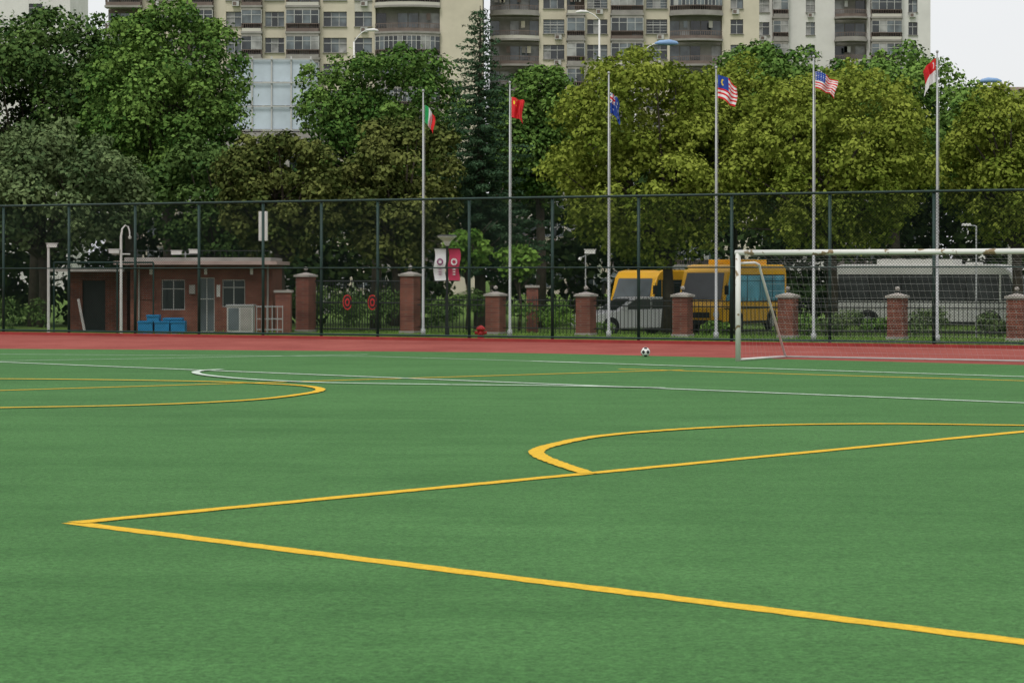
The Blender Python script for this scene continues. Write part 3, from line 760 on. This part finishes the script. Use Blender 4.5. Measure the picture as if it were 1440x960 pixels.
def tree(name,x,y,cz,rx,rz,m,n,seed,size=.17,ncl=70,cr=.75,z0=0,trunk=.2,tx=None,ry=None,low=.9):
    rnd=random.Random(seed); e=empty(name); ry=ry or rx*.85; tx=x if tx is None else tx
    lob=[(rnd.uniform(0,6.28),rnd.uniform(-.6,1),rnd.uniform(-.12,.20)) for _ in range(9)]
    cl=[]
    for k in range(ncl):
        zz=1-2*(k+.5)/ncl; a=k*2.39996+rnd.uniform(-.3,.3); s=math.sqrt(max(0,1-zz*zz))
        f=1.0
        for la,lz,amp in lob:
            dd=math.cos(a-la)*s*math.sqrt(1-min(1,lz*lz))+zz*lz
            f+=amp*max(0,dd-.55)/.45
        rad=rnd.uniform(.80,1.02)*f if rnd.random()<.8 else rnd.uniform(.35,.75)
        r=cr*rnd.uniform(.65,1.3)
        bz=low if zz<0 else 1
        c=(x+s*math.cos(a)*max(.2,rx-r*.6)*rad,y+s*math.sin(a)*max(.2,ry-r*.6)*rad,cz+zz*max(.2,rz-r*.6)*rad*bz,r,rnd.uniform(.12,.82))
        cl.append(c)
        for _ in range(2):   # small sprigs break up each clump's outline
            v=Vector((rnd.gauss(0,1),rnd.gauss(0,1),rnd.gauss(.4,1))).normalized()*r*.85
            cl.append((c[0]+v.x,c[1]+v.y,c[2]+v.z,r*.38,min(1,c[4]+rnd.uniform(-.1,.25))))
    leaves_obj('crown',cl,n,size,m,seed,e)
    q=MB(); fork=cz-rz*.75; fork=max(z0+1.3,fork)
    q.tube([(tx,y,z0),(tx+.06,y,z0+(fork-z0)*.5),(tx-.02,y,fork)],[trunk*1.3,trunk,trunk*.85],'bark',9)
    order=sorted(cl,key=lambda c:rnd.random())[:18]
    for c in order:
        base=Vector((tx-.02,y,fork-rnd.uniform(0,.6))); tip=Vector(c[:3]); mid=base.lerp(tip,.5)+Vector((rnd.uniform(-.25,.25),rnd.uniform(-.2,.2),rnd.uniform(-.1,.5)))
        q.tube([base,base.lerp(mid,.5)+Vector((rnd.uniform(-.1,.1),0,.1)),mid,tip],[trunk*.6,trunk*.42,trunk*.28,.02],'bark',6)
        for _ in range(2):
            t2=mid+Vector((rnd.uniform(-1,1),rnd.uniform(-1,1),rnd.uniform(-.1,1))); q.tube([mid,mid.lerp(t2,.5)+Vector((0,0,.1)),t2],[trunk*.22,trunk*.15,.01],'bark',5)
    q.obj('trunk_and_limbs',e,smooth=True)
tree('broadleaf_tree',-20.6,98,9.2,5.0,4.4,'dark',38000,1,.2,110,.95,z0=-.35)
tree('broadleaf_tree',-17.0,101,8.6,3.4,4.0,'dark',20000,22,.2,75,.9,z0=-.35)
tree('broadleaf_tree',-14.1,93,8.7,3.6,4.4,'mid',42000,2,.175,120,.8,z0=-.35)
tree('broadleaf_tree',-26.4,97,8.7,4.2,4.5,'dark',16000,21,.22,70,1.0,z0=-.35)
tree('broadleaf_tree',-17.4,84.5,4.9,3.9,2.7,'grey',30000,3,.17,90,.7)
tree('camphor_tree',-5.7,95,7.7,3.7,3.5,'mid',38000,4,.17,105,.75,z0=-.35)
tree('magnolia_tree',-8.7,85,4.7,2.5,2.6,'olive',22000,5,.17,70,.55)
tree('magnolia_tree',-4.4,86.5,4.9,2.5,3.1,'olive',24000,6,.17,75,.6)
tree('camphor_tree',1.2,97,7.8,2.5,3.4,'mid',26000,8,.17,75,.7,z0=-.35)
tree('camphor_tree',5.0,84.5,6.0,3.9,4.2,'ygreen',56000,9,.155,145,.72,z0=-.2,tx=5.76,trunk=.2)
tree('camphor_tree',11.7,83.5,5.9,4.0,3.5,'ygreen',50000,10,.155,130,.72,z0=-.2,trunk=.2)
tree('camphor_tree',8.4,86.5,6.9,2.7,3.1,'ygreen',26000,13,.16,75,.7,z0=-.3,trunk=.15)
tree('camphor_tree',18.6,84,5.8,2.9,3.3,'ygreen',30000,12,.16,85,.65,z0=-.2)
tree('broadleaf_tree',11.8,105,10.0,3.3,3.0,'mid',18000,14,.19,65,.75,z0=-.35)
tree('broadleaf_tree',16.8,100,8.4,4.4,3.6,'mid',30000,15,.19,90,.8,z0=-.35)
tree('broadleaf_tree',23.0,110,7.4,4.4,3.0,'mid',18000,16,.2,70,.8,z0=-.35)
tree('broadleaf_tree',-11.3,89,4.4,2.8,2.6,'dark',16000,17,.18,65,.65)
tree('camphor_tree',24.5,86,6.5,3.3,3.5,'ygreen',10000,18,.2,60,.75,z0=-.3)
e=empty('cedar_tree'); rnd=random.Random(4); cx,cy=-1.25,89.5; cl=[]; q=MB()
q.tube([(cx,cy,-.2),(cx,cy,6),(cx,cy,12.5)],[.24,.15,.015],'bark',8)
for k in range(150):
    z=2.0+10.3*(k/150)**.9; t=(z-2.0)/10.4; L=(2.7*(1-t)**.75+.12)*rnd.uniform(.65,1.15); a=k*2.4+rnd.uniform(-.3,.3)
    tip=Vector((cx+L*math.cos(a),cy+L*math.sin(a),z-.10*L+.1)); q.tube([(cx,cy,z),tip],[.035*(1-t)+.01,.006],'bark',4)
    n=max(2,int(L/.2))
    for i in range(1,n+1):
        p=Vector((cx,cy,z)).lerp(tip,i/n); cl.append((p.x,p.y,p.z-.05,.14+.16*(1-t)*(1-.4*i/n)+.04,rnd.uniform(.2,.7)))
q.obj('trunk',e); leaves_obj('needles',cl,42000,.15,'cedar',5,e,aspect=.35,flat=.7)
rnd=random.Random(8); cl=[]
for k in range(340):
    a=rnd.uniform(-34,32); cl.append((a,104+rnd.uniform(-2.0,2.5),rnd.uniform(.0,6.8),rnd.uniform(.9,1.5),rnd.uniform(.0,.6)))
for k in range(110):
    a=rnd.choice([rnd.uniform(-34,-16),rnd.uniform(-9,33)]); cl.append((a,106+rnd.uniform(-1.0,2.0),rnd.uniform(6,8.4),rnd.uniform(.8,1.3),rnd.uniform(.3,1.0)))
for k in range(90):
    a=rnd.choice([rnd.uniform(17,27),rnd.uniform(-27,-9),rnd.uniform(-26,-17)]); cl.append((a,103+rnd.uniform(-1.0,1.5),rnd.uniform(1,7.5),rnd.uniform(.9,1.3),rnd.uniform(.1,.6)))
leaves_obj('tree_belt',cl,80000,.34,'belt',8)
def shrub(name,x,y,z,r,m,n,seed,size=.12,asp=.4):
    rnd=random.Random(seed); cl=[(x+rnd.uniform(-r,r),y+rnd.uniform(-r,r)*.6,z+rnd.uniform(.1,.75)*r,r*rnd.uniform(.25,.5),rnd.uniform(.2,.8)) for _ in range(12)]
    leaves_obj(name,cl,n,size,m,seed,aspect=asp)
S=[(13.3,75,.1,.75,'grey',1800),(11.0,76.0,.0,.8,'grey',1800),(16.0,74.0,0,.8,'grey',1800),(12.2,75.2,0,.6,'mid',900),(2.9,77,.0,.45,'mid',700),(6.9,76,.0,.5,'mid',900),(.9,77.5,.3,.9,'mid',1600),
   (-1.4,77.5,.5,.9,'dark',1500),(-2.2,76.6,.2,.7,'dark',1200),(9.6,77.5,-.2,.8,'mid',1200),(1.6,76.2,.2,.5,'bright',700),(-5.2,78,.3,1.0,'dark',1800),(-17,78,.2,1.0,'dark',1600),(18.4,74,.1,.8,'grey',1500),(-6.6,79,.4,1.1,'dark',1800),(-3.6,79,.4,1.1,'dark',1800)]
for k,s in enumerate(S): shrub('shrub',s[0],s[1],s[2],s[3],s[4],s[5],50+k)
tree('young_tree',.25,79.5,2.35,.75,.75,'bright',1500,31,.18,16,.3,trunk=.04)
tree('young_tree',-1.6,80.5,2.75,.9,.8,'bright',1500,32,.2,16,.3,trunk=.04)
def tufts():
    rng=np.random.default_rng(3); n=26000
    a=rng.uniform(-45,45,n); qd=rng.uniform(60.4,69.5,n)
    px=D.x*a+N.x*qd; py=D.y*a+N.y*qd; c=np.stack([px,py,np.zeros(n)],1)
    h=rng.uniform(.03,.11,n); w=rng.uniform(.008,.02,n); th=rng.uniform(0,6.28,n)
    u=np.stack([np.cos(th)*w,np.sin(th)*w,np.zeros(n)],1); lean=np.stack([rng.normal(size=n)*.03,rng.normal(size=n)*.03,h],1)
    v=np.empty((n,3,3)); v[:,0]=c-u; v[:,1]=c+u; v[:,2]=c+lean
    me=bpy.data.meshes.new('grass_verge'); me.vertices.add(n*3); me.vertices.foreach_set('co',v.reshape(-1)); me.loops.add(n*3); me.loops.foreach_set('vertex_index',np.arange(n*3,dtype=np.int32))
    me.polygons.add(n); me.polygons.foreach_set('loop_start',np.arange(0,n*3,3,dtype=np.int32)); me.polygons.foreach_set('loop_total',np.full(n,3,dtype=np.int32))
    at=me.attributes.new('tint','FLOAT','FACE'); at.data.foreach_set('value',rng.random(n).astype(np.float32)); me.materials.append(LM['bright']); me.update()
    o=bpy.data.objects.new('grass_verge',me); COL.objects.link(o)
tufts()

# ------------------------------------------------------------------ light
w=bpy.data.worlds.new('World'); scene.world=w; w.use_nodes=True; nt=w.node_tree; bg=nt.nodes['Background']
sk=nt.nodes.new('ShaderNodeTexSky'); sk.sky_type='NISHITA'; sk.sun_disc=False; sk.sun_elevation=R(55); sk.sun_rotation=R(200); sk.dust_density=5; sk.air_density=1.2; sk.ozone_density=1
hs=nt.nodes.new('ShaderNodeHueSaturation'); hs.inputs['Saturation'].default_value=.3
mixc=nt.nodes.new('ShaderNodeMix'); mixc.data_type='RGBA'; mixc.inputs['Factor'].default_value=.75
tc=nt.nodes.new('ShaderNodeTexCoord'); cn=nt.nodes.new('ShaderNodeTexNoise'); cn.inputs['Scale'].default_value=2.2; cn.inputs['Detail'].default_value=5
nt.links.new(tc.outputs['Generated'],cn.inputs['Vector'])
cr=nt.nodes.new('ShaderNodeValToRGB'); cr.color_ramp.elements[0].position=.3; cr.color_ramp.elements[1].position=.7
cr.color_ramp.elements[0].color=(7.6,7.8,8.0,1); cr.color_ramp.elements[1].color=(8.8,8.8,8.8,1)
nt.links.new(cn.outputs['Fac'],cr.inputs['Fac'])
nt.links.new(sk.outputs[0],hs.inputs['Color']); nt.links.new(hs.outputs[0],mixc.inputs['A']); nt.links.new(cr.outputs[0],mixc.inputs['B'])
nt.links.new(mixc.outputs['Result'],bg.inputs['Color']); bg.inputs['Strength'].default_value=.128
sl=bpy.data.lights.new('sun','SUN'); sl.energy=1.2; sl.angle=R(14); sl.color=(1,.97,.92)
so=bpy.data.objects.new('sun',sl); COL.objects.link(so)
el,az=R(55),R(200)
dirv=Vector((math.sin(az)*math.cos(el),math.cos(az)*math.cos(el),math.sin(el)))
so.rotation_euler=dirv.to_track_quat('Z','Y').to_euler()
scene.view_settings.view_transform='Standard'; scene.view_settings.look='None'; scene.view_settings.exposure=0
cd=bpy.data.cameras.new('camera'); cd.lens=80.1; cd.sensor_width=36; cd.shift_y=-94/1440; cd.clip_end=3000; cd.clip_start=.1
cd.dof.use_dof=True; cd.dof.focus_distance=55; cd.dof.aperture_fstop=9
co=bpy.data.objects.new('camera',cd); COL.objects.link(co); co.location=(0,0,1.95); co.rotation_euler=(R(90),0,0)
scene.camera=co
